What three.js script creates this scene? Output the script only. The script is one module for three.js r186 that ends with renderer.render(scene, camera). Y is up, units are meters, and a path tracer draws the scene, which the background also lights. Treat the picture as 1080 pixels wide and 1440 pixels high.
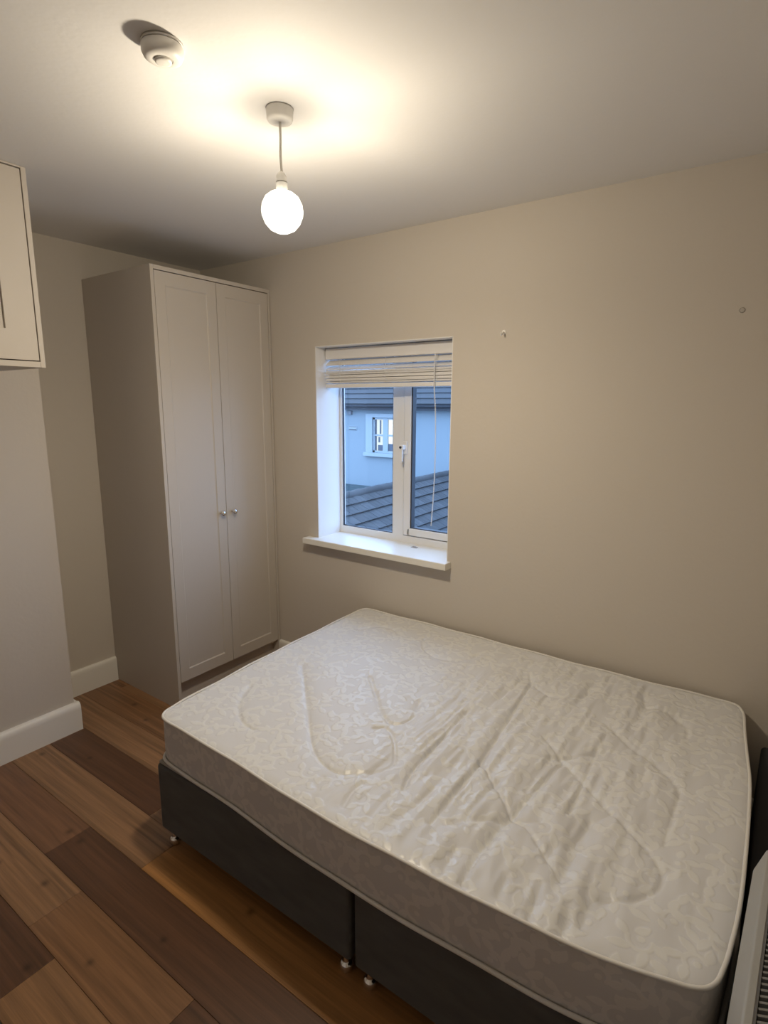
import * as THREE from 'three';
import { RoundedBoxGeometry } from 'three/addons/geometries/RoundedBoxGeometry.js';
import { mergeGeometries } from 'three/addons/utils/BufferGeometryUtils.js';

// ---------------------------------------------------------------- camera, sky, exposure
const scene = new THREE.Scene();
const camera = new THREE.PerspectiveCamera(84.52, 1080 / 1440, 0.05, 200);
camera.position.set(3.0655, 1.5931, 2.3472);
camera.rotation.set(-0.1877, 0.6169, 0.0047, 'YXZ');
scene.add(camera);
scene.background = new THREE.Color().setRGB(1.95, 3.2, 5.5);      // even blue dusk sky
const renderer = new THREE.WebGLRenderer({ antialias: true });
renderer.toneMapping = THREE.LinearToneMapping;
renderer.toneMappingExposure = 1.0;
renderer.shadowMap.enabled = true;
const LAMP = { color: [1, 0.865, 0.66], point: 0.36, side: 0.62, down: 3.1 };    // the ceiling pendant

// ---------------------------------------------------------------- helpers
let seed = 7;
const rnd = () => { seed = (seed * 1664525 + 1013904223) >>> 0; return seed / 4294967296; };
const used = {};
const numbered = (n) => { const k = used[n] = (used[n] ?? -1) + 1; return k ? n + '_' + String(k).padStart(3, '0') : n; };
const V = (x, y, z) => new THREE.Vector3(x, y, z);
function mesh(name, geo, mat, parent, pos) {
  const list = [].concat(geo);
  const g = list.length > 1 ? mergeGeometries(list.map((q) => (q.index ? q.toNonIndexed() : q))) : list[0];
  const o = new THREE.Mesh(g, mat);
  o.name = parent ? name : numbered(name); o.castShadow = o.receiveShadow = true;
  if (parent) { const same = parent.children.filter((c) => c.userData.base === name).length; o.userData.base = name; if (same) o.name = name + '_' + String(same).padStart(3, '0'); }
  if (pos) o.position.set(...pos);
  (parent || scene).add(o);
  return o;
}
function thing(name, label, category, pos = [0, 0, 0], turn = 0, group) {
  const o = new THREE.Group(); o.name = numbered(name); scene.add(o);
  o.position.set(...pos); o.rotation.y = turn;
  o.userData = { label, category }; if (group) o.userData.group = group;
  return o;
}
function tag(o, label, category) { o.userData.label = label; o.userData.category = category; return o; }
function struct(name, geo, mat, label) {
  const o = mesh(name, geo, mat); o.name = name; o.userData.kind = 'structure'; if (label) o.userData.label = label; return o;
}
// box between two corners, with uv in metres and slightly rounded edges when r > 0
function box(x0, x1, y0, y1, z0, z1, r = 0) {
  const w = x1 - x0, h = y1 - y0, d = z1 - z0;
  const g = r ? new RoundedBoxGeometry(w, h, d, 2, r) : new THREE.BoxGeometry(w, h, d);
  g.translate((x0 + x1) / 2, (y0 + y1) / 2, (z0 + z1) / 2);
  return metreUV(g);
}
function metreUV(g) {
  const p = g.attributes.position, n = g.attributes.normal, uv = new Float32Array(p.count * 2);
  for (let i = 0; i < p.count; i++) {
    const ax = Math.abs(n.getX(i)), ay = Math.abs(n.getY(i)), az = Math.abs(n.getZ(i));
    const [a, b] = ax >= ay && ax >= az ? [p.getZ(i), p.getY(i)] : ay >= az ? [p.getX(i), p.getZ(i)] : [p.getX(i), p.getY(i)];
    uv[2 * i] = a; uv[2 * i + 1] = b;
  }
  g.setAttribute('uv', new THREE.BufferAttribute(uv, 2));
  return g;
}
function lathe(pts, seg = 48) { return new THREE.LatheGeometry(pts.map(([r, y]) => new THREE.Vector2(r, y)), seg); }
function tube(points, r, seg = 48, closed = false, radial = 8) {
  return new THREE.TubeGeometry(new THREE.CatmullRomCurve3(points, closed), seg, r, radial, closed);
}
// ---------------------------------------------------------------- noise and textures
function hash(x, y, s) { let h = Math.imul(x, 374761393) + Math.imul(y, 668265263) + Math.imul(s, 974634777); h = Math.imul(h ^ (h >>> 13), 1274126177); return ((h ^ (h >>> 16)) >>> 0) / 4294967296; }
function vnoise(x, y, px, py, s) {                                   // periodic value noise
  const ix = Math.floor(x), iy = Math.floor(y), fx = x - ix, fy = y - iy;
  const u = fx * fx * (3 - 2 * fx), v = fy * fy * (3 - 2 * fy), m = (a, b) => ((a % b) + b) % b;
  const a = hash(m(ix, px), m(iy, py), s), b = hash(m(ix + 1, px), m(iy, py), s), c = hash(m(ix, px), m(iy + 1, py), s), d = hash(m(ix + 1, px), m(iy + 1, py), s);
  return a + (b - a) * u + (c - a) * v + (a - b - c + d) * u * v;
}
const fbm = (x, y, px, py, s, o = 4) => { let t = 0, a = 0.5, k = 1; for (let i = 0; i < o; i++) { t += a * vnoise(x * k, y * k, px * k, py * k, s + i); a *= 0.5; k *= 2; } return t; };
function dataTexture(w, h, fn, srgb, repeat) {
  const d = new Uint8Array(w * h * 4);
  for (let y = 0; y < h; y++) for (let x = 0; x < w; x++) {
    const c = fn(x / w, y / h), i = (y * w + x) * 4, q = Array.isArray(c) ? c : [c, c, c];
    for (let k = 0; k < 3; k++) d[i + k] = Math.max(0, Math.min(255, Math.round(q[k] * 255)));
    d[i + 3] = 255;
  }
  const t = new THREE.DataTexture(d, w, h, THREE.RGBAFormat);
  t.wrapS = t.wrapT = THREE.RepeatWrapping; t.magFilter = THREE.LinearFilter; t.minFilter = THREE.LinearMipmapLinearFilter; t.generateMipmaps = true;
  if (srgb) t.colorSpace = THREE.SRGBColorSpace;
  if (repeat) t.repeat.set(...repeat);
  t.needsUpdate = true; return t;
}
const lin = (r, g, b) => new THREE.Color().setRGB(r, g, b);
const std = (color, roughness, more = {}) => new THREE.MeshStandardMaterial({ color, roughness, ...more });

// roller-painted plaster: fine stipple
const stipple = dataTexture(512, 512, (u, v) => 0.6 * fbm(u * 64, v * 64, 64, 64, 3, 3) + 0.4 * fbm(u * 8, v * 8, 8, 8, 9, 3), false, [1.2, 1.2]);
const M = {
  white: std(lin(0.80, 0.79, 0.785), 0.8),
  wall: std(lin(0.575, 0.525, 0.465), 0.85, { bumpMap: stipple, bumpScale: 0.0008 }),
  ceiling: std(lin(0.74, 0.73, 0.72), 0.9, { bumpMap: stipple, bumpScale: 0.0006 }),
  reveal: std(lin(0.80, 0.79, 0.78), 0.75),
  gloss: std(lin(0.80, 0.78, 0.73), 0.35),
  upvc: std(lin(0.82, 0.82, 0.82), 0.3),
  gasket: std(lin(0.03, 0.035, 0.045), 0.6),
  cashmere: std(lin(0.52, 0.475, 0.425), 0.5, { bumpMap: stipple, bumpScale: 0.0002 }),
  chrome: std(lin(0.8, 0.8, 0.8), 0.12, { metalness: 1 }),
  plastic: std(lin(0.80, 0.78, 0.74), 0.4),
  darkFabric: null, blind: std(lin(0.80, 0.785, 0.78), 0.45),
  glass: new THREE.MeshPhysicalMaterial({ color: 0xffffff, roughness: 0, transmission: 1, thickness: 0, ior: 1.45, specularIntensity: 0.5 }),
};
const weave = dataTexture(256, 256, (u, v) => 0.5 + 0.25 * Math.sin(u * Math.PI * 128) * Math.sin(v * Math.PI * 128) + 0.3 * (hash(Math.floor(u * 256), Math.floor(v * 256), 5) - 0.5), false, [6, 6]);
const suede = dataTexture(256, 256, (u, v) => 0.82 + 0.36 * (fbm(u * 6, v * 6, 6, 6, 21, 5) - 0.5), false, [1.6, 1.6]);
M.darkFabric = std(lin(0.12, 0.12, 0.12), 0.95, { bumpMap: weave, bumpScale: 0.0006, map: suede });

// ================================================================ THE SETTING
const H = 2.4, XR = 3.27, ZF = 3.3, T = 0.3;
// ---- floor: wooden planks running along the window wall
const grains = [0, 1, 2].map((s) => dataTexture(1024, 256, (u, v) => {
  const warp = 0.10 * (fbm(u * 3, v * 2, 3, 2, 40 + s, 3) - 0.45);
  const streak = fbm(u * 3, (v + warp) * 14, 3, 14, 60 + s, 4);                 // broad figure
  const fine = fbm(u * 16, (v + warp * 0.6) * 90, 16, 90, 80 + s, 3);           // pores
  let t = 0.62 + 0.62 * (streak - 0.47) + 0.22 * (fine - 0.45);
  for (const [ku, kv, kr] of [[0.23 + 0.2 * s, 0.36, 0.020], [0.71 - 0.13 * s, 0.68, 0.016]]) {  // knots
    const d = Math.hypot((u - ku) * 7, v - kv) / (kr * 4); t *= 1 - 0.55 * Math.exp(-d * d);
  }
  return [t * 1.05, t * 0.98, t * 0.92];
}, false));
const tones = {
  tan: [0.27, 0.155, 0.080], brown: [0.19, 0.098, 0.052], dark: [0.105, 0.050, 0.026], honey: [0.36, 0.185, 0.066], grey: [0.07, 0.062, 0.05], mid: [0.22, 0.118, 0.058],
};
const woods = {};
for (const k in tones) woods[k] = grains.map((g) => std(lin(...tones[k].map((c) => c * 1.5)), 0.42, { map: g, bumpMap: g, bumpScale: 0.0004 }));
const floor = new THREE.Group(); floor.name = 'floor'; floor.userData.kind = 'structure'; scene.add(floor);
mesh('subfloor', box(-T, XR + T, -0.2, -0.012, -T, ZF + T), std(lin(0.03, 0.022, 0.016), 0.9), floor);
{
  const PW = 0.1655, cross = 1.283;
  // chosen boards: [row, x start, x end, tone]; the row is counted from the line z = 1.275
  const boards = {
    '-3': [[0, 0.85, 'mid'], [0.85, 2.07, 'brown'], [2.07, XR, 'tan']],
    '-2': [[0, 1.30, 'tan'], [1.30, 2.5, 'mid'], [2.5, XR, 'brown']],
    '-1': [[0, 0.37, 'mid'], [0.37, 1.185, 'dark'], [1.185, 2.4, 'tan'], [2.4, XR, 'dark']],
    '0': [[0.2, 1.396, 'tan'], [1.396, 2.62, 'honey'], [2.62, XR, 'mid']],
    '1': [[0.2, 1.055, 'brown'], [1.055, 2.275, 'dark'], [2.275, XR, 'tan']],
    '2': [[0.2, 1.32, 'tan'], [1.32, 1.92, 'mid'], [1.92, XR, 'dark']],
    '3': [[0.2, 0.8, 'tan'], [0.8, 1.49, 'dark'], [1.49, 2.7, 'tan'], [2.7, XR, 'brown']],
    '4': [[0.2, 0.9, 'brown'], [0.9, 2.12, 'grey'], [2.12, XR, 'tan']],
  };
  const order = ['tan', 'brown', 'mid', 'dark', 'honey'];
  for (let row = -8; row * PW + cross < ZF; row++) {
    const z0 = Math.max(row * PW + cross, 0), z1 = Math.min((row + 1) * PW + cross, ZF); if (z1 - z0 < 0.01) continue;
    let list = boards[row];
    if (!list) { list = []; let x = -rnd() * 1.1; while (x < XR) { list.push([Math.max(0, x), Math.min(XR, x + 1.22), order[Math.floor(rnd() * 5)]]); x += 1.22; } }
    for (const [x0, x1, tone] of list) {
      if (x1 - x0 < 0.02) continue;
      const g = new RoundedBoxGeometry(x1 - x0 - 0.0008, 0.012, z1 - z0 - 0.0008, 1, 0.0012); g.translate((x0 + x1) / 2, -0.006, (z0 + z1) / 2);
      const p = g.attributes.position, uv = new Float32Array(p.count * 2), ou = rnd(), ov = Math.floor(rnd() * 3);
      for (let i = 0; i < p.count; i++) { uv[2 * i] = p.getX(i) / 1.25 + ou; uv[2 * i + 1] = (p.getZ(i) - z0) / PW; }
      g.setAttribute('uv', new THREE.BufferAttribute(uv, 2));
      mesh('plank', g, woods[tone][ov], floor);
    }
  }
}
// ---- ceiling, walls
struct('ceiling', box(-T, XR + T, H, H + 0.25, -T, ZF + T), M.ceiling);
const W = { x0: 0.94, x1: 1.781, y0: 0.8465, y1: 1.901, f: -0.196 };  // the window opening
struct('wall_back', [
  box(-T, W.x0, -0.2, H, W.f, 0), box(W.x1, XR + T, -0.2, H, W.f, 0), box(W.x0, W.x1, -0.2, W.y0 - 0.03, W.f, 0), box(W.x0, W.x1, W.y1, H, W.f, 0),
  box(-T, W.x0 - 0.05, -3.2, H + 0.25, -T, W.f), box(W.x1 + 0.05, XR + T, -3.2, H + 0.25, -T, W.f), box(W.x0 - 0.05, W.x1 + 0.05, -3.2, W.y0 - 0.04, -T, W.f), box(W.x0 - 0.05, W.x1 + 0.05, W.y1 + 0.03, H + 0.25, -T, W.f),
], M.wall, 'greige painted wall with a small window');
struct('wall_left', box(-T, 0, -0.2, H, 0, ZF + T), M.wall, 'recessed greige wall strip behind the wardrobe');
struct('wall_near', box(0, 0.339, 0, H, 1.144, ZF), M.wall, 'boxed-out wall below the wall cupboard');
struct('wall_right', box(XR, XR + T, -0.2, H, 0, ZF + T), M.wall);
struct('wall_front', box(0.0, XR, -0.2, H, ZF, ZF + T), M.white);
// ---- skirting boards with a rounded top
function skirting(len, t = 0.019, h = 0.143, side = 1) {
  t *= side; const s = new THREE.Shape(); s.moveTo(0, 0); s.lineTo(t, 0); s.lineTo(t, h - 0.03); s.bezierCurveTo(t, h - 0.012, t * 0.75, h, t * 0.35, h); s.lineTo(0, h); s.closePath();
  return new THREE.ExtrudeGeometry(s, { depth: len, bevelEnabled: false, curveSegments: 8 });   // profile in x,y, run along +z
}
struct('baseboard_left', skirting(1.144 - 0.742).translate(0, 0, 0.742), M.gloss);
{
  const a = skirting(ZF - 1.125, 0.027).translate(0.339, 0, 1.125);
  struct('baseboard_near', [a, box(0.0195, 0.345, 0, 0.138, 1.125, 1.144)], M.gloss);
}
struct('baseboard_back', skirting(XR - 0.612, 0.019, 0.143, -1).rotateY(Math.PI / 2).translate(0.612, 0, 0), M.gloss);
struct('baseboard_right', skirting(ZF, 0.019, 0.143, -1).translate(XR, 0, 0), M.gloss);

// ---- window: plastered reveal, frame, fixed pane, opening sash, sill board
struct('trim_1', [
  box(W.x0, W.x0 + 0.004, W.y0, W.y1, W.f + 0.0005, -0.0005), box(W.x1 - 0.004, W.x1, W.y0, W.y1, W.f + 0.0005, -0.0005), box(W.x0, W.x1, W.y1 - 0.004, W.y1, W.f + 0.0005, -0.0005),
], M.reveal, 'white painted window reveal');
const win = new THREE.Group(); win.name = 'window_1'; win.userData.kind = 'structure'; win.userData.label = 'white two-light window with a side-hung sash'; scene.add(win);
{
  const f = W.f, b = f - 0.033, X0 = W.x0 - 0.049, X1 = W.x1 + 0.049, Y0 = W.y0 - 0.02, Y1 = W.y1 + 0.03;
  mesh('window_frame', [
    box(X0, 0.960, Y0, Y1, b + 0.001, f - 0.0005, 0.004), box(1.752, X1, Y0, Y1, b, f, 0.004),
    box(0.955, 1.76, Y0, 0.886, b, f, 0.004), box(0.955, 1.76, 1.868, Y1, b, f, 0.004), box(1.318, 1.391, 0.88, 1.872, b, f, 0.005),
  ], M.upvc, win);
  mesh('glazing_gasket', [box(0.960, 0.963, 0.886, 1.868, f - 0.02, f - 0.006), box(1.314, 1.318, 0.886, 1.868, f - 0.02, f - 0.006), box(0.962, 1.318, 0.886, 0.890, f - 0.02, f - 0.006), box(0.962, 1.318, 1.864, 1.868, f - 0.02, f - 0.006)], M.gasket, win);
  mesh('window_pane', box(0.92, 1.35, 0.86, 1.89, f - 0.0375, f - 0.0335), M.glass, win);
  const s = mesh('sash', [
    box(1.398, 1.440, 0.891, 1.865, f - 0.033, f + 0.010, 0.005), box(1.703, 1.745, 0.891, 1.865, f - 0.033, f + 0.010, 0.005),
    box(1.42, 1.72, 0.891, 0.931, f - 0.033, f + 0.010, 0.005), box(1.42, 1.72, 1.825, 1.865, f - 0.033, f + 0.010, 0.005),
  ], M.upvc, win);
  mesh('sash_gap', [box(1.391, 1.398, 0.886, 1.868, f - 0.034, f - 0.012), box(1.391, 1.752, 0.886, 0.891, f - 0.034, f - 0.012), box(1.745, 1.752, 0.886, 1.868, f - 0.034, f - 0.012)], M.gasket, win);
  mesh('sash_gasket', [box(1.440, 1.4475, 0.931, 1.825, f - 0.03, f + 0.004), box(1.6955, 1.703, 0.931, 1.825, f - 0.03, f + 0.004), box(1.44, 1.703, 0.931, 0.936, f - 0.03, f + 0.004)], M.gasket, s);
  mesh('sash_pane', box(1.41, 1.735, 0.905, 1.85, f - 0.0375, f - 0.0335), M.glass, s);
  const h = mesh('window_handle', [
    box(1.398, 1.424, 1.335, 1.405, f + 0.010, f + 0.022, 0.005), box(1.402, 1.418, 1.36, 1.385, f + 0.018, f + 0.050, 0.005),
    box(1.396, 1.414, 1.295, 1.386, f + 0.040, f + 0.053, 0.0055),
  ], M.upvc, s);
  mesh('key_button', new THREE.CylinderGeometry(0.0065, 0.0065, 0.012, 20).rotateX(Math.PI / 2).translate(1.405, 1.373, f + 0.052), M.gasket, win);
  void h;
  // sill board with horns past the opening and a rounded nose
  const sh = new THREE.Shape();
  sh.moveTo(0.872, 0.058); sh.lineTo(1.802, 0.058); sh.lineTo(1.802, 0.0005); sh.lineTo(W.x1, 0.0005); sh.lineTo(W.x1, f - 0.01); sh.lineTo(W.x0, f - 0.01); sh.lineTo(W.x0, 0.0005); sh.lineTo(0.872, 0.0005); sh.closePath();
  const sg = new THREE.ExtrudeGeometry(sh, { depth: 0.026, bevelEnabled: true, bevelThickness: 0.004, bevelSize: 0.0035, bevelOffset: -0.0035, bevelSegments: 3 });
  sg.rotateX(Math.PI / 2).translate(0, W.y0 - 0.004, 0);       // shape y becomes z
  mesh('window_sill', sg, M.gloss, win);
}

// ================================================================ PENDANT LAMP
{
  const L = [1.815, H, 1.094], t = thing('pendant_lamp', 'bare glowing globe bulb hanging on a short flex from a white ceiling rose', 'lamp', L);
  mesh('ceiling_rose', lathe([[0, -0.034], [0.026, -0.034], [0.0335, -0.032], [0.0365, -0.026], [0.0375, -0.004], [0.0375, 0], [0, 0]]), M.plastic, t);
  mesh('flex', tube([V(0, -0.03, 0), V(0.0, -0.08, 0), V(-0.0015, -0.12, 0), V(0.001, -0.16, 0), V(0.001, -0.172, 0)], 0.0034, 24), std(lin(0.62, 0.6, 0.55), 0.5), t);
  const hold = mesh('lamp_holder', lathe([[0.0036, -0.160], [0.008, -0.163], [0.0150, -0.172], [0.0155, -0.185], [0.0145, -0.187], [0.0145, -0.189], [0.0165, -0.190], [0.0165, -0.206], [0.013, -0.212], [0, -0.212]], 32), M.plastic, t);
  mesh('holder_ring', new THREE.TorusGeometry(0.0152, 0.0012, 8, 32).rotateX(Math.PI / 2).translate(0, -0.188, 0), std(lin(0.35, 0.33, 0.3), 0.5), hold);
  mesh('bulb_collar', lathe([[0.0125, -0.207], [0.0145, -0.209], [0.0160, -0.2125], [0.0165, -0.2155], [0, -0.2155]], 40), M.plastic, t);
  const glow = new THREE.MeshStandardMaterial({ color: lin(0.9, 0.88, 0.82), emissive: lin(1.0, 0.93, 0.78), emissiveIntensity: 2.6, roughness: 0.4 });
  const bulb = mesh('bulb', lathe([[0, -0.323], [0.018, -0.3205], [0.036, -0.312], [0.050, -0.296], [0.058, -0.276], [0.0595, -0.263], [0.057, -0.246], [0.048, -0.228], [0.034, -0.217], [0.020, -0.212], [0.0125, -0.209]], 48), glow, t);
  bulb.castShadow = false;
  const p = new THREE.PointLight(lin(...LAMP.color), LAMP.point, 0, 2); p.name = 'bulb_light'; p.position.set(0, -0.278, 0); p.castShadow = true; p.shadow.radius = 1.1; p.shadow.mapSize.set(1024, 1024); p.shadow.bias = -0.002; t.add(p);
  const s = new THREE.SpotLight(lin(...LAMP.color), LAMP.down, 0, Math.PI / 2 - 0.02, 1, 2); s.name = 'bulb_light_down'; s.position.set(0, -0.279, 0); s.target.position.set(0, -2, 0); s.castShadow = true; s.shadow.radius = 2.6; t.add(s, s.target); s.target.name = 'bulb_light_aim';
  // the bulb's opaque base keeps most of its light from going straight up: the rest spreads sideways, six ways round
  for (let i = 0; i < 6; i++) {
    const a = (i / 6) * Math.PI * 2 + 0.26, q = new THREE.SpotLight(lin(...LAMP.color), LAMP.side, 0, 1.4, 1, 2);
    q.name = 'bulb_light_side'; q.position.set(0, -0.278, 0); q.target.position.set(Math.cos(a), -0.30, Math.sin(a)); q.target.name = 'bulb_light_aim';
    q.castShadow = true; q.shadow.radius = 1.1; t.add(q, q.target);
  }
}
// ================================================================ SMOKE DETECTOR
{
  const t = thing('smoke_detector', 'round white smoke detector on the ceiling casting a shadow', 'detector', [1.805, H, 1.452]);
  mesh('mounting_plate', lathe([[0, -0.007], [0.045, -0.007], [0.046, -0.004], [0.046, 0], [0, 0]], 64), M.plastic, t);
  const b = mesh('housing', lathe([[0, -0.0335], [0.0225, -0.0335], [0.0235, -0.036], [0.034, -0.0345], [0.042, -0.0295], [0.0462, -0.021], [0.047, -0.010], [0.0455, -0.008], [0, -0.008]], 64), M.plastic, t);
  mesh('test_button', lathe([[0, -0.041], [0.013, -0.0405], [0.0185, -0.0385], [0.0200, -0.0335], [0, -0.0335]], 48), M.plastic, b);
  void b;
}
// ================================================================ WARDROBE
{
  const t = thing('wardrobe', 'tall greige two-door wardrobe with chrome knobs in the corner beside the window', 'wardrobe', [0.022, 0, 0.003]);
  const D = 0.586, Hh = 2.223, Z1 = 0.737, th = 0.018;
  mesh('side_panel', box(-0.021, D, 0, Hh, Z1 - th, Z1, 0.0015), M.cashmere, t);
  mesh('side_panel', box(0, D, 0, Hh, 0, 0.014, 0.0015), M.cashmere, t);
  mesh('top_panel', box(-0.021, D, Hh - 0.019, Hh, 0.014, Z1 - th, 0.001), M.cashmere, t);
  mesh('bottom_panel', box(0, D - 0.025, 0.125, 0.143, 0.014, Z1 - th), M.cashmere, t);
  mesh('back_panel', box(0, 0.006, 0.0, Hh - 0.02, 0.014, Z1 - th), M.cashmere, t);
  mesh('plinth', box(D - 0.07, D - 0.052, 0, 0.125, 0.0145, Z1 - th - 0.0005), M.cashmere, t);
  const door = (z0, z1, knobZ) => {
    const y0 = 0.146, y1 = Hh - 0.0225, x0 = D - 0.024, x1 = D - 0.002, s = 0.055, r = 0.062, h = 0.005;
    const d = mesh('door', [
      box(x0, x1, y0, y1, z0, z0 + s, 0.0012), box(x0, x1, y0, y1, z1 - s, z1, 0.0012),
      box(x0, x1, y0, y0 + r, z0 + s - 0.002, z1 - s + 0.002, 0.0012), box(x0, x1, y1 - r, y1, z0 + s - 0.002, z1 - s + 0.002, 0.0012),
    ], M.cashmere, t);
    // recessed panel with a sloped moulding all round
    const a = [z0 + s - 0.001, z1 - s + 0.001, y0 + r - 0.001, y1 - r + 0.001], m = 0.006, P = [], xi = x1 - h, xo = x1 - 0.0012;
    const quad = (A, B, C, E) => P.push(...A, ...B, ...C, ...A, ...C, ...E);
    const o = [[a[1], a[2]], [a[0], a[2]], [a[0], a[3]], [a[1], a[3]]], n = [[a[1] - m, a[2] + m], [a[0] + m, a[2] + m], [a[0] + m, a[3] - m], [a[1] - m, a[3] - m]];
    const pt = ([z, y], x) => [x, y, z];
    for (let i = 0; i < 4; i++) { const j = (i + 1) % 4; quad(pt(o[i], xo), pt(o[j], xo), pt(n[j], xi), pt(n[i], xi)); }
    quad(pt(n[0], xi), pt(n[1], xi), pt(n[2], xi), pt(n[3], xi));
    const g = new THREE.BufferGeometry(); g.setAttribute('position', new THREE.BufferAttribute(new Float32Array(P), 3)); g.computeVertexNormals(); metreUV(g);
    mesh('door_panel', [g, box(x0 + 0.002, xi - 0.001, a[2], a[3], a[0], a[1])], M.cashmere, d);
    mesh('knob', lathe([[0, 0], [0.0085, 0], [0.0085, 0.002], [0.0048, 0.005], [0.0048, 0.012], [0.0125, 0.0165], [0.0148, 0.022], [0.0135, 0.027], [0.008, 0.0305], [0, 0.0315]], 32).rotateZ(-Math.PI / 2).translate(x1, 1.013, knobZ), M.chrome, d);
  };
  door(0.0165, 0.3665, 0.327); door(0.3695, Z1 - th - 0.003, 0.405);
}
// ================================================================ WALL CABINET
{
  const t = thing('wall_cabinet', 'greige wall cupboard with shaker doors fixed high on the boxed-out wall', 'cabinet', [0.3395, 0, 1.32]);
  const D = 0.4605, y0 = 1.722, y1 = H - 0.001, L = 0.96, th = 0.017;
  mesh('side_panel', box(0, D, y0, y1, 0, th, 0.0015), M.cashmere, t);
  mesh('side_panel', box(0, D, y0, y1, L - th, L, 0.0015), M.cashmere, t);
  mesh('bottom_panel', box(0, D, y0, y0 + 0.021, th, L - th, 0.0015), M.cashmere, t);
  mesh('top_panel', box(0, D, y1 - 0.006, y1, th, L - th), M.cashmere, t);
  mesh('back_panel', box(0, 0.006, y0 + 0.021, y1 - 0.006, th, L - th), M.cashmere, t);
  for (const [a, b] of [[th + 0.003, L / 2 - 0.0015], [L / 2 + 0.0015, L - th - 0.003]]) {
    const A = y0 + 0.0245, B = y1 - 0.010, s = 0.1, x0 = D - 0.022, x1 = D - 0.001;
    const d = mesh('door', [box(x0, x1, A, B, a, a + s, 0.0012), box(x0, x1, A, B, b - s, b, 0.0012), box(x0, x1, A, A + s + 0.005, a + s - 0.002, b - s + 0.002, 0.0012), box(x0, x1, B - s, B, a + s - 0.002, b - s + 0.002, 0.0012)], M.cashmere, t);
    mesh('door_panel', box(x0 + 0.002, x1 - 0.009, A + s - 0.005, B - s + 0.005, a + s - 0.005, b - s + 0.005), M.cashmere, d);
  }
}
// ================================================================ VENETIAN BLIND
{
  const t = thing('venetian_blind', 'off-white venetian blind pulled up into a stack at the window head', 'blind', [0, 0, -0.08]);
  const X0 = 0.950, X1 = 1.772;
  mesh('headrail', box(X0, X1, 1.836, 1.893, -0.03, 0.008, 0.003), M.blind, t);
  const slat = (y, tilt, dz = 0) => {
    const s = new THREE.Shape(), w = 0.025, k = 0.0021; s.moveTo(-w, -k); s.quadraticCurveTo(0, 0.004 - k, w, -k); s.lineTo(w, k); s.quadraticCurveTo(0, 0.004 + k, -w, k); s.closePath();
    const g = new THREE.ExtrudeGeometry(s, { depth: X1 - X0 - 0.012, bevelEnabled: false, curveSegments: 6 });
    g.rotateY(Math.PI / 2).rotateX(tilt).translate(X0 + 0.006, y, -0.012 + dz);
    mesh('slat', g, M.blind, t);
  };
  slat(1.818, 0.62, 0.004); slat(1.790, 0.42, 0.003); slat(1.7745, 0.16, 0.002);
  for (let i = 0; i < 11; i++) slat(1.7655 - i * 0.0056, 0.04 * Math.sin(i * 2.3), 0.0022 * Math.sin(i * 1.7));
  mesh('bottom_rail', box(X0 + 0.004, X1 - 0.004, 1.683, 1.704, -0.038, 0.014, 0.004), M.blind, t);
  const cordM = std(lin(0.78, 0.77, 0.75), 0.6);
  for (const x of [1.06, 1.36, 1.66]) { mesh('ladder_cord', tube([V(x, 1.838, 0.0145), V(x, 1.76, 0.0165), V(x, 1.70, 0.0155)], 0.0012, 12, false, 6), cordM, t); }
  const clear = new THREE.MeshPhysicalMaterial({ color: lin(0.92, 0.92, 0.92), roughness: 0.15, transmission: 0.55, thickness: 0, ior: 1.45 });
  mesh('tilt_wand', tube([V(1.655, 1.838, 0.022), V(1.6545, 1.70, 0.026), V(1.650, 1.55, 0.0), V(1.635, 1.25, -0.03), V(1.618, 0.98, -0.035)], 0.0032, 40), clear, t);
}
tag(mesh('cord_cleat', [box(1.492, 1.528, 0.8468, 0.8495, -0.138, -0.118, 0.001), box(1.500, 1.520, 0.849, 0.8535, -0.132, -0.124, 0.0015)], std(lin(0.42, 0.41, 0.42), 0.6)), 'small grey plastic clip lying on the window sill', 'clip');
// wall fixings left from pictures
{
  const t = thing('wall_hook', 'tiny white picture hook on the bare wall right of the window', 'hook', [2.027, 1.902, 0]);
  mesh('plate', new THREE.CylinderGeometry(0.0085, 0.0095, 0.004, 24).rotateX(Math.PI / 2).translate(0, 0, 0.002), M.plastic, t);
  mesh('hook_arm', tube([V(0, 0, 0.003), V(0, -0.002, 0.014), V(0, -0.010, 0.020), V(0, -0.014, 0.028), V(0, -0.004, 0.032)], 0.0028, 20), M.plastic, t);
}
tag(mesh('wall_plug', lathe([[0, 0.0015], [0.004, 0.0015], [0.007, 0.001], [0.009, 0], [0, 0]], 24).rotateX(Math.PI / 2).translate(2.893, 1.916, 0.0002), std(lin(0.46, 0.42, 0.375), 0.9)), 'small grey filled screw hole high on the wall at the right', 'wall plug');

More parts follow.
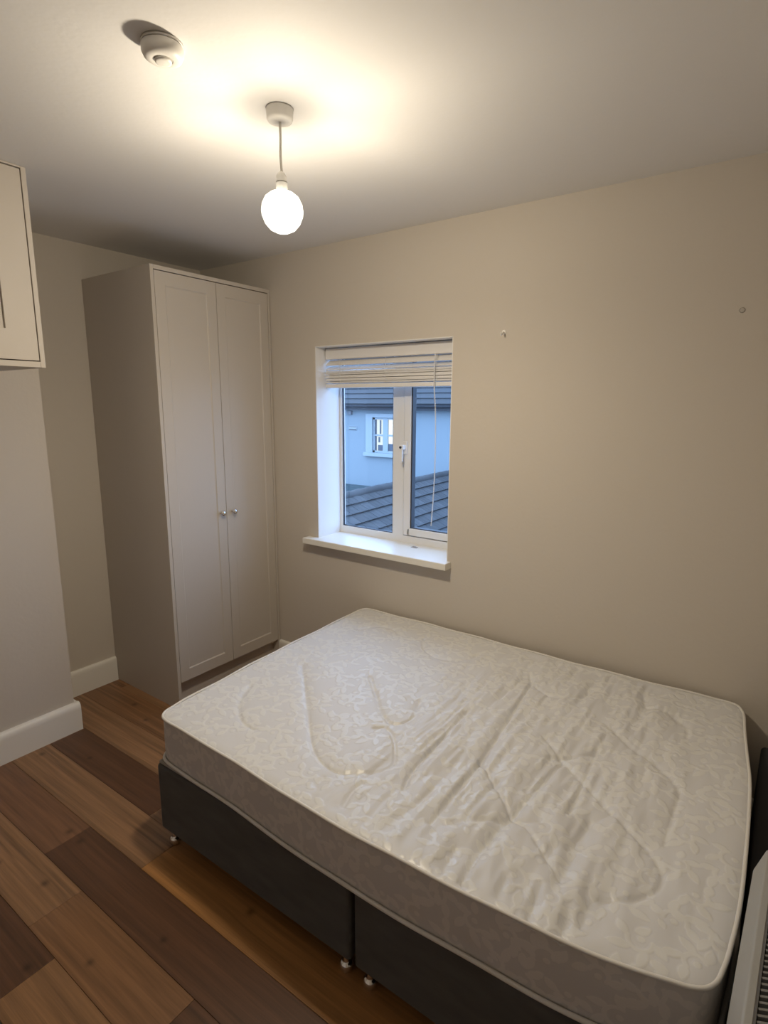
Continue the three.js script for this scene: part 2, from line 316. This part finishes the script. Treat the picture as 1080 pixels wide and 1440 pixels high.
// ================================================================ BED
const BED = { y0: 0.345, y1: 0.5155 };
{ // two divan halves, separable
  const half = (x0, x1, label) => {
    const t = thing('divan_base', label, 'bed base', [(x0 + x1) / 2, 0, 0.683]);
    const w = (x1 - x0) / 2, d = 0.652;
    mesh('upholstered_box', new RoundedBoxGeometry(2 * w, 0.262, 2 * d, 4, 0.012).translate(0, 0.066 + 0.131, 0), M.darkFabric, t);
    mesh('top_cover', metreUV(new RoundedBoxGeometry(2 * w - 0.012, 0.012, 2 * d - 0.012, 2, 0.005).translate(0, 0.333, 0)), std(lin(0.36, 0.34, 0.32), 0.95, { bumpMap: weave, bumpScale: 0.0005 }), t);
    for (const [sx, sz] of [[-1, 1], [1, 1], [-1, -1], [1, -1]]) {
      const f = mesh('foot', lathe([[0, 0], [0.017, 0], [0.020, 0.004], [0.020, 0.020], [0.014, 0.026], [0.008, 0.030], [0.008, 0.0665], [0, 0.0665]], 28), M.chrome, t, [sx * (w - 0.035), 0, sz * (d - 0.03)]);
      void f;
    }
    return t;
  };
  half(1.352, 2.2365, 'charcoal fabric divan base half at the foot of the bed, nearest the wardrobe');
  half(2.2515, 3.085, 'charcoal fabric divan base half at the right, nearest the radiator');
}
// ---- mattress
const QUILT = [
  [[1.507, 0.741], [1.684, 0.907], [1.795, 1.012], [1.937, 1.144], [2.008, 1.183], [2.069, 1.194], [2.127, 1.165], [2.173, 1.119], [2.190, 1.069], [2.162, 1.005], [2.095, 0.931], [2.051, 0.911], [2.026, 0.939]],
  [[1.795, 0.650], [1.918, 0.770], [2.008, 0.858], [2.071, 0.875], [2.102, 0.819], [2.062, 0.698]],
  [[1.458, 0.982], [1.500, 1.060], [1.570, 1.134], [1.644, 1.177], [1.701, 1.184]],
  [[1.460, 0.290], [1.509, 0.210], [1.571, 0.187], [1.645, 0.221]],
  [[2.397, 0.881], [2.493, 0.972], [2.580, 1.055], [2.623, 1.073], [2.692, 1.134], [2.754, 1.187]],
  [[2.518, 0.651], [2.648, 0.765], [2.791, 0.887], [2.876, 0.952], [2.936, 1.018], [2.943, 1.075], [2.924, 1.119], [2.895, 1.157], [2.842, 1.188]],
  [[2.659, 0.444], [2.772, 0.542], [2.855, 0.595], [2.926, 0.683], [2.928, 0.755], [2.929, 0.928]],
  [[2.728, 0.152], [2.757, 0.239], [2.829, 0.247], [2.894, 0.302], [2.908, 0.380]],
  [[2.445, 1.191], [2.536, 1.103], [2.644, 1.026]],
  [[2.791, 0.887], [2.768, 0.943], [2.751, 1.070], [2.757, 1.172]],
  [[2.564, 0.747], [2.626, 0.694], [2.703, 0.615]],
  [[2.30, 0.22], [2.36, 0.33], [2.44, 0.37], [2.52, 0.33], [2.56, 0.24]],
  [[1.78, 0.20], [1.84, 0.30], [1.94, 0.34], [2.03, 0.29], [2.07, 0.20]],
];
const CREASE = [   // [depth, points]
  [1.0, [[2.236, 0.664], [2.245, 0.883], [2.256, 1.064], [2.278, 1.131]]], [1.1, [[2.344, 0.289], [2.379, 0.619], [2.402, 0.891], [2.412, 1.209]]],
  [1.0, [[2.579, 0.988], [2.567, 1.128], [2.559, 1.236], [2.570, 1.331]]], [0.9, [[2.610, 0.749], [2.592, 0.886], [2.579, 1.039]]], [0.6, [[2.172, 1.188], [2.170, 1.235], [2.186, 1.295]]],
  [0.5, [[2.063, 1.235], [2.068, 1.278]]], [0.8, [[2.485, 0.944], [2.478, 1.078], [2.482, 1.142]]], [0.7, [[2.571, 0.733], [2.570, 0.940]]], [0.8, [[2.679, 0.609], [2.694, 0.850], [2.697, 0.955]]],
  [0.8, [[2.752, 0.948], [2.736, 1.080]]], [0.8, [[2.717, 1.226], [2.727, 1.331]]], [0.7, [[2.788, 1.244], [2.802, 1.345]]], [0.6, [[2.645, 1.253], [2.653, 1.319]]], [0.6, [[2.824, 1.207], [2.823, 1.283]]], [0.7, [[2.506, 1.246], [2.515, 1.326]]],
];
const dense = (pts) => new THREE.CatmullRomCurve3(pts.map(([x, z]) => V(x, 0, z))).getPoints(pts.length * 6).map((p) => [p.x, p.z]);
function distTo(list, x, z) {
  let best = 9;
  for (let i = 0; i + 1 < list.length; i++) {
    const [ax, az] = list[i], [bx, bz] = list[i + 1], dx = bx - ax, dz = bz - az, t = Math.max(0, Math.min(1, ((x - ax) * dx + (z - az) * dz) / (dx * dx + dz * dz)));
    const d = Math.hypot(x - ax - t * dx, z - az - t * dz); if (d < best) best = d;
  }
  return best;
}
const quilt = QUILT.map(dense), crease = CREASE.map(([k, p]) => [k, dense(p)]);
for (const q of [...quilt, ...crease.map((c) => c[1])]) { q.lo = [Math.min(...q.map((p) => p[0])) - 0.1, Math.min(...q.map((p) => p[1])) - 0.1]; q.hi = [Math.max(...q.map((p) => p[0])) + 0.1, Math.max(...q.map((p) => p[1])) + 0.1]; }
const near = (q, x, z) => x > q.lo[0] && x < q.hi[0] && z > q.lo[1] && z < q.hi[1];
function topHeight(x, z, edge) {                                     // edge: distance from the outline
  let h = 0;
  for (const q of quilt) if (near(q, x, z)) { const d = distTo(q, x, z); h -= 0.0055 * Math.exp(-((d / 0.006) ** 2)) + 0.0040 * Math.exp(-((d / 0.030) ** 2)); }
  for (const [k, q] of crease) if (near(q, x, z)) { const d = distTo(q, x, z); h -= k * (0.0105 * Math.exp(-((d / 0.0065) ** 2)) + 0.005 * Math.exp(-((d / 0.03) ** 2))); }
  // loose ticking ripples lengthwise over the middle and the right of the bed, and stays smooth at the foot
  const loose = THREE.MathUtils.smoothstep(x, 1.9, 2.3) * (1 - 0.75 * THREE.MathUtils.smoothstep(x, 2.75, 3.0)) * THREE.MathUtils.smoothstep(edge, 0.015, 0.06);
  const wx = x + 0.03 * (fbm(x * 2, z * 3, 64, 64, 33, 2) - 0.4);
  h += loose * 0.022 * (fbm(wx * 20, z * 4.2, 512, 512, 31, 3) - 0.45);
  h += loose * 0.019 * (fbm(wx * 48, z * 9, 2048, 512, 37, 2) - 0.38);
  h += 0.006 * (fbm(x * 5, z * 5, 64, 64, 35, 2) - 0.4) * THREE.MathUtils.smoothstep(edge, 0.0, 0.08);
  const e = Math.min(1, edge / 0.035); h -= 0.010 * (1 - Math.sqrt(1 - (1 - e) ** 2));
  return h;
}
// damask: leaves and scrolls woven brighter and smoother than the ground, in a 0.36 m repeat
function damaskCanvas(ground, figure, size = 1024) {
  const S = 1024, c = document.createElement('canvas'); c.width = c.height = size; const g = c.getContext('2d'); g.scale(size / S, size / S); g.fillStyle = ground; g.fillRect(0, 0, S, S);
  let q = 91; const r = () => { q = (q * 1664525 + 1013904223) >>> 0; return q / 4294967296; };
  const wrap = (x, y, a, fn) => { for (let i = -1; i <= 1; i++) for (let j = -1; j <= 1; j++) { g.save(); g.translate(x + i * S, y + j * S); g.rotate(a); fn(); g.restore(); } };
  g.fillStyle = figure; g.strokeStyle = figure; g.lineCap = 'round';
  const leaf = (len, wid) => { g.beginPath(); g.moveTo(0, 0); g.bezierCurveTo(len * 0.2, -wid * 1.1, len * 0.75, -wid, len, -wid * 0.15); g.bezierCurveTo(len * 0.75, wid * 0.5, len * 0.3, wid * 0.8, 0, 0); g.fill(); };
  const spots = []; for (let j = 0; j < 5; j++) for (let i = 0; i < 5; i++) spots.push([(i + 0.5 * (j % 2) + 0.25 + 0.3 * r()) * S / 5, (j + 0.3 + 0.3 * r()) * S / 5]);
  spots.forEach(([x, y], k) => {
    const a = r() * 6.28, s = k % 2 ? 1 : -1, R = 42 + 22 * r();
    wrap(x, y, a, () => {
      g.scale(1, s); g.lineWidth = 22; g.beginPath(); g.arc(0, 0, R, 0.5, 3.9); g.stroke();
      for (let m = 0; m < 4; m++) { g.save(); g.rotate(0.5 + m * 1.1); g.translate(R, 0); g.rotate(0.9); leaf(84 + 16 * (m % 3), 36); g.restore(); }
      g.beginPath(); g.arc(R * 0.15, -R * 0.1, 17, 0, 7); g.fill();
    });
  });
  for (let k = 0; k < 34; k++) { const x = r() * S, y = r() * S, a = r() * 6.28, l = 52 + 40 * r(); wrap(x, y, a, () => leaf(l, l * 0.45)); }
  return c;
}
function damaskTexture(ground, figure, srgb, rep) {
  const t = new THREE.CanvasTexture(damaskCanvas(ground, figure, figure === '#c0c0c0' ? 160 : 1024)); t.magFilter = THREE.LinearFilter; t.wrapS = t.wrapT = THREE.RepeatWrapping; t.repeat.set(rep, rep); if (srgb) t.colorSpace = THREE.SRGBColorSpace; return t;
}
{
  const t = thing('mattress', 'bare white damask mattress with curved quilting lines on the charcoal divan', 'mattress', [0, 0, 0]);
  const ticking = new THREE.MeshPhysicalMaterial({ color: lin(0.84, 0.85, 0.87), map: damaskTexture('#e3e2e2', '#ebeae7', true, 1 / 0.46), roughness: 0.52, roughnessMap: damaskTexture('#f4f4f4', '#acacac', false, 1 / 0.46), bumpMap: damaskTexture('#404040', '#c0c0c0', false, 1 / 0.46), bumpScale: 0.0021, sheen: 0.25, sheenColor: lin(0.9, 0.9, 0.88), sheenRoughness: 0.5 });
  const sideM = new THREE.MeshPhysicalMaterial({ color: lin(0.82, 0.80, 0.80), map: damaskTexture('#dcdad8', '#e8e5e1', true, 1 / 0.46), roughness: 0.75, bumpMap: damaskTexture('#404040', '#c0c0c0', false, 1 / 0.46), bumpScale: 0.001 });
  const tape = std(lin(0.70, 0.68, 0.65), 0.6);
  // outline seen from above, clockwise from the corner by the wardrobe and window
  const outline = [[1.312, 0.045], [1.45, 0.036], [1.70, 0.030], [2.05, 0.034], [2.40, 0.040], [2.72, 0.036], [2.94, 0.028], [3.022, 0.030], [3.045, 0.075], [3.060, 0.22], [3.078, 0.40], [3.090, 0.53], [3.097, 0.80], [3.096, 1.03], [3.089, 1.135], [3.081, 1.205], [3.068, 1.258], [3.045, 1.284], [3.005, 1.298], [2.92, 1.319], [2.78, 1.339], [2.60, 1.350], [2.40, 1.357], [2.15, 1.358], [1.90, 1.345], [1.70, 1.334], [1.50, 1.328], [1.405, 1.322], [1.366, 1.304], [1.350, 1.240], [1.336, 1.06], [1.318, 0.80], [1.309, 0.55], [1.302, 0.25], [1.298, 0.075]];
  const N = 720, ring = new THREE.CatmullRomCurve3(outline.map(([x, z]) => V(x, 0, z)), true, 'centripetal').getSpacedPoints(N).slice(0, N);
  const cx = 2.2, cz = 0.70, K = 150, P = [], UV = [], I = [];
  const loop = ring.map((p) => [p.x, p.z]); loop.push(loop[0]);
  for (let k = 0; k <= K; k++) {
    const s = k / K, f = 1 - Math.pow(1 - s, 1.15);
    for (let i = 0; i < N; i++) {
      const x = cx + (ring[i].x - cx) * f, z = cz + (ring[i].z - cz) * f;
      const edge = f > 0.86 ? distTo(loop.slice(Math.max(0, i - 40), i + 41).length > 3 ? loop.slice(Math.max(0, i - 40), i + 41) : loop, x, z) : 0.09;
      P.push(x, BED.y1 + topHeight(x, z, edge), z); UV.push(x, z);
    }
  }
  for (let k = 0; k < K; k++) for (let i = 0; i < N; i++) { const j = (i + 1) % N, a = k * N + i, b = k * N + j, c = a + N, d = b + N; I.push(a, b, c, b, d, c); }
  const geo = (p, uv, idx) => { const g = new THREE.BufferGeometry(); g.setAttribute('position', new THREE.BufferAttribute(new Float32Array(p), 3)); g.setAttribute('uv', new THREE.BufferAttribute(new Float32Array(uv), 2)); g.setIndex(idx); g.computeVertexNormals(); return g; };
  let g = geo(P, UV, I); if (g.attributes.normal.getY(N * 20) < 0) { const ix = []; for (let i = 0; i < I.length; i += 3) ix.push(I[i], I[i + 2], I[i + 1]); g = geo(P, UV, ix); }
  mesh('quilted_top', g, ticking, t);
  // border wall, a little bulged, with vertical unevenness
  const B = [], BU = [], BI = [], R = 10; let run = 0; const yt = BED.y1 - 0.008;
  for (let i = 0; i <= N; i++) {
    const p = ring[i % N], q = ring[(i + 1) % N], o = ring[(i + N - 1) % N], tx = q.x - o.x, tz = q.z - o.z, l = Math.hypot(tx, tz), nx = tz / l, nz = -tx / l;
    if (i) run += p.distanceTo(ring[i - 1]);
    for (let k = 0; k <= R; k++) {
      const s = k / R, out = 0.003 * Math.sin(Math.PI * s) - 0.003 + 0.004 * (fbm(run * 6, s * 2, 512, 16, 71, 3) - 0.45) * Math.sin(Math.PI * s), sg = Math.sign(nx * (p.x - cx) + nz * (p.z - cz)) || 1;
      B.push(p.x + sg * nx * out, yt + (BED.y0 - yt) * s, p.z + sg * nz * out); BU.push(run, s * 0.17);
    }
  }
  for (let i = 0; i < N; i++) for (let k = 0; k < R; k++) { const a = i * (R + 1) + k, b = a + R + 1; BI.push(a, b, a + 1, b, b + 1, a + 1); }
  sideM.side = THREE.DoubleSide;
  mesh('border', geo(B, BU, BI), sideM, t);
  mesh('underside', new THREE.ShapeGeometry(new THREE.Shape(ring.map((p) => new THREE.Vector2(p.x, -p.z)))).rotateX(-Math.PI / 2).translate(0, BED.y0 - 0.002, 0), std(lin(0.45, 0.43, 0.41), 0.9, { side: THREE.DoubleSide }), t);
  mesh('piping', tube(ring.filter((_, i) => i % 4 === 0).map((p, i) => V(p.x, yt + 0.0035 + 0.0015 * Math.sin(i * 0.7), p.z)), 0.0046, 720, true), tape, t);
  mesh('piping', tube(ring.filter((_, i) => i % 4 === 0).map((p, i) => V(cx + (p.x - cx) * 1.004, BED.y0 + 0.003 + 0.002 * Math.sin(i * 0.5), cz + (p.z - cz) * 1.006)), 0.0056, 720, true), tape, t);
}
{  // made-up dark block: its near-black colour stands in for shade in the gap
  const t = thing('shade_block', 'added near-black block standing in for the deep shade between the mattress and the right wall', 'shade_block', [3.155, 0, 0.525]);
  mesh('dark_panel', new RoundedBoxGeometry(0.085, 0.40, 0.79, 4, 0.015).translate(0, 0.235, 0), std(lin(0.022, 0.022, 0.026), 0.95, { bumpMap: weave, bumpScale: 0.0006 }), t);
  for (const z of [-0.3, 0.3]) mesh('block_foot', box(-0.012, 0.012, 0, 0.05, z - 0.03, z + 0.03, 0.003), std(lin(0.03, 0.028, 0.026), 0.7), t);
}
// ================================================================ HEATER
{
  const t = thing('panel_heater', 'pale grey panel heater with a slotted top grille at the right end of the bed', 'heater', [3.135, 0, 0.953], -0.048);
  // local frame: x away from the bed, z towards the camera
  const w = 0.10, l = 0.86, top = 0.62, body = std(lin(0.34, 0.34, 0.33), 0.45);
  const pf = new THREE.Shape(); pf.moveTo(0.013, top - 0.003); pf.lineTo(0.011, top); pf.lineTo(0.002, top); pf.quadraticCurveTo(-0.002, top, -0.004, top - 0.005); pf.lineTo(-0.020, top - 0.058); pf.quadraticCurveTo(-0.023, top - 0.066, -0.022, top - 0.078); pf.lineTo(-0.012, 0.09); pf.lineTo(0.004, 0.09); pf.closePath();
  mesh('front_panel', new THREE.ExtrudeGeometry(pf, { depth: l, bevelEnabled: false, curveSegments: 6 }), body, t);
  mesh('back_panel', box(w - 0.012, w, 0.09, top, 0, l, 0.004), body, t);
  mesh('end_panel', box(0.008, w - 0.008, 0.09, top - 0.001, 0, 0.02, 0.003), body, t);
  mesh('end_panel', box(0.008, w - 0.008, 0.09, top - 0.001, l - 0.02, l, 0.003), body, t);
  mesh('heating_core', box(0.02, w - 0.02, 0.12, top - 0.06, 0.02, l - 0.02), std(lin(0.02, 0.02, 0.022), 0.7), t);
  const gr = mesh('grille', [box(0.012, 0.016, top - 0.016, top - 0.002, 0.02, l - 0.02), box(w - 0.016, w - 0.012, top - 0.016, top - 0.002, 0.02, l - 0.02)], std(lin(0.12, 0.12, 0.125), 0.5), t);
  const bar = new THREE.BoxGeometry(w - 0.028, 0.010, 0.0042), barM = std(lin(0.20, 0.20, 0.20), 0.5);
  for (let i = 0; i < 62; i++) { const s = mesh('grille_bar', bar, barM, gr, [w / 2, top - 0.009, 0.03 + i * 0.013]); s.rotation.y = 0.5; s.scale.x = 1.05; }
  for (const z of [0.12, l - 0.12]) mesh('foot', [box(-0.01, w + 0.01, 0, 0.018, z - 0.02, z + 0.02, 0.004), box(0.03, w - 0.03, 0.015, 0.095, z - 0.015, z + 0.015, 0.003)], body, t);
}

// ================================================================ OUTSIDE
struct('ground', box(-40, 40, -3.4, -3.2, -60, 40), std(lin(0.25, 0.25, 0.25), 0.95));
{
  const slate = [0.036, 0.045, 0.041, 0.033].map((v) => std(lin(v, v * 1.02, v * 1.06), 0.8));
  const t = thing('tiled_roof', 'low grey tiled roof in front of the house outside the window', 'roof', [-5.16, -0.44, -5], 0.045);
  // local: ridge along -z at the origin, slope falls towards +x
  const s = 0.6, L = Math.hypot(1, s), ang = Math.atan(s), rows = 9, gauge = 0.26 * L, tw = 0.33, n = 30;
  mesh('roof_deck', new THREE.BoxGeometry(rows * gauge + 0.1, 0.06, n * tw)  .translate((rows * gauge) / 2, -0.13, -(n * tw) / 2).rotateZ(-ang), std(lin(0.08, 0.08, 0.085), 0.9), t);
  mesh('roof_deck', new THREE.BoxGeometry(rows * gauge, 0.06, n * tw)  .translate((-rows * gauge) / 2, -0.12, -(n * tw) / 2).rotateZ(ang), std(lin(0.12, 0.12, 0.13), 0.9), t);
  const shape = new THREE.Shape(); shape.moveTo(-tw / 2, 0); shape.lineTo(-tw / 2, 0.018); shape.quadraticCurveTo(-tw / 4, 0.016, -tw / 6, 0.020); shape.quadraticCurveTo(0, 0.030, tw / 6, 0.020); shape.quadraticCurveTo(tw / 4, 0.016, tw / 2 - 0.010, 0.018); shape.lineTo(tw / 2 - 0.010, 0); shape.closePath();
  const tile = new THREE.ExtrudeGeometry(shape, { depth: gauge + 0.06, bevelEnabled: false, curveSegments: 3 }).rotateY(Math.PI / 2).rotateZ(0.13);
  for (let r = 0; r < rows; r++) for (let i = 0; i < n; i++) {
    const o = mesh('roof_tile', tile, slate[Math.floor(rnd() * 4)], t, [r * 0.26, -r * 0.26 * s - 0.085, -(i + 0.5) * tw - 0.004 * rnd()]);
    o.rotation.z = -ang;
  }
  const rt = new THREE.CylinderGeometry(0.11, 0.12, 0.44, 12, 1, false, 0, Math.PI).rotateX(-Math.PI / 2);
  rt.computeBoundingBox(); const up = new THREE.CylinderGeometry(0.11, 0.125, 0.44, 14, 1, false).rotateX(Math.PI / 2); void rt;
  for (let i = 0; i < 23; i++) mesh('ridge_tile', up, slate[(i * 7) % 4], t, [0, -0.10, -0.22 - i * 0.43]);
  mesh('gable_wall', box(-1.9, 1.9, -2.8, -1.25, -n * tw + 0.02, -0.1), std(lin(0.5, 0.5, 0.5), 0.9), t);
}
{
  const t = thing('neighbour_house', 'pale rendered house with grey tiled roof seen through the window', 'house', [0, 0, -15]);
  const render = std(lin(0.22, 0.255, 0.27), 0.9), white = std(lin(0.30, 0.33, 0.34), 0.6), dark = std(lin(0.028, 0.03, 0.036), 0.6);
  const X0 = -18, X1 = 6, wx0 = -9.786, wx1 = -8.60, wy0 = -0.19, wy1 = 1.13;
  mesh('wall', [box(X0, wx0, -3.2, 1.45, -0.3, 0), box(wx1, X1, -3.2, 1.45, -0.3, 0), box(wx0, wx1, -3.2, wy0, -0.3, 0), box(wx0, wx1, wy1, 1.45, -0.3, 0), box(X0, X1, -3.2, 1.45, -6.3, -6)], render, t);
  mesh('fascia', box(X0 - 0.3, X1 + 0.3, 1.40, 1.62, 0.25, 0.30), dark, t);
  mesh('soffit', box(X0 - 0.3, X1 + 0.3, 1.42, 1.45, -0.02, 0.26), white, t);
  const gut = new THREE.CylinderGeometry(0.065, 0.065, X1 - X0 + 0.6, 14).rotateZ(Math.PI / 2).translate((X0 + X1) / 2, 1.565, 0.36);
  mesh('gutter', gut, dark, t);
  mesh('base_band', box(X0, X1, -2.6, -1.50, 0, 0.35), std(lin(0.045, 0.07, 0.075), 0.8), t);
  // roof: rows of tiles lapping over each other
  const ang = 0.6, rows = 13, gauge = 0.34, roof = mesh('roof', new THREE.BoxGeometry(X1 - X0 + 0.8, 0.08, rows * gauge).translate(0, -0.06, -(rows * gauge) / 2).rotateX(ang).translate((X0 + X1) / 2, 1.63, 0.42), std(lin(0.10, 0.10, 0.11), 0.9), t);
  const course = new THREE.BoxGeometry(X1 - X0 + 0.8, 0.04, gauge + 0.08).translate(0, 0, -gauge / 2).rotateX(-0.10), cm = [0.044, 0.052, 0.048].map((v) => std(lin(v, v * 1.02, v * 1.06), 0.85));
  for (let r = 0; r < rows; r++) { const o = mesh('tile_course', course, cm[r % 3], roof, [(X0 + X1) / 2, 1.63 + 0.02 + Math.sin(ang) * r * gauge, 0.42 - Math.cos(ang) * r * gauge]); o.rotation.x = ang; }
  // window with a raised surround
  const w = mesh('window', [
    box(wx0, wx0 + 0.075, wy0, wy1, -0.10, -0.03), box(wx1 - 0.075, wx1, wy0, wy1, -0.10, -0.03), box(wx0, wx1, wy0, wy0 + 0.075, -0.10, -0.03), box(wx0, wx1, wy1 - 0.075, wy1, -0.10, -0.03),
    box(-9.324, -9.096, wy0, wy1, -0.10, -0.025), box(wx0, -9.324, 0.44, 0.50, -0.09, -0.035), box(-9.096, wx1, 0.44, 0.50, -0.09, -0.035),
  ], white, t);
  mesh('surround', [box(wx0 - 0.30, wx0, wy0 - 0.1, wy1 + 0.14, 0, 0.04), box(wx1, wx1 + 0.30, wy0 - 0.1, wy1 + 0.14, 0, 0.04), box(wx0, wx1, wy1, wy1 + 0.14, 0, 0.04)], white, w);
  mesh('sill', box(wx0 - 0.36, wx1 + 0.36, wy0 - 0.14, wy0, -0.05, 0.14, 0.01), white, w);
  const dim = std(lin(0.30, 0.27, 0.2), 0.2, { emissive: lin(0.62, 0.60, 0.42), emissiveIntensity: 0.75 });
  mesh('lit_pane', box(-9.711, -9.324, wy0 + 0.07, wy1 - 0.07, -0.085, -0.075), dim, w);
  mesh('lit_pane', box(-9.096, wx1 - 0.07, wy0 + 0.07, wy1 - 0.07, -0.085, -0.075), std(lin(0.3, 0.27, 0.2), 0.2, { emissive: lin(0.85, 0.82, 0.66), emissiveIntensity: 0.85 }), w);
  const shade = std(lin(0.08, 0.09, 0.11), 0.5);
  mesh('curtain', [box(-9.711, -9.64, wy0 + 0.08, wy1 - 0.08, -0.075, -0.065, 0.004), box(-9.50, -9.43, 0.52, 1.03, -0.075, -0.065, 0.02), box(-9.58, -9.36, wy0 + 0.08, 0.10, -0.075, -0.065, 0.02), box(-9.096, -8.70, wy0 + 0.08, 0.16, -0.075, -0.065, 0.03), box(-9.56, -9.48, 0.2, 0.40, -0.075, -0.065, 0.02)], shade, w);
  // vent grille on the wall
  const v = mesh('wall_vent', [box(-10.926, -10.538, 0.628, 0.79, 0, 0.03, 0.008)], white, t);
  mesh('vent_slot', [box(-10.90, -10.56, 0.745, 0.765, 0.03, 0.036), box(-10.90, -10.56, 0.645, 0.675, 0.03, 0.036)], dark, v);
  mesh('bracket', box(-3.55, -3.35, 1.22, 1.36, 0, 0.12, 0.01), std(lin(0.12, 0.12, 0.13), 0.7), t);
  mesh('bracket', box(-10.95, -10.75, 1.22, 1.36, 0, 0.10, 0.01), std(lin(0.17, 0.17, 0.18), 0.7), t);
}
renderer.render(scene, camera);
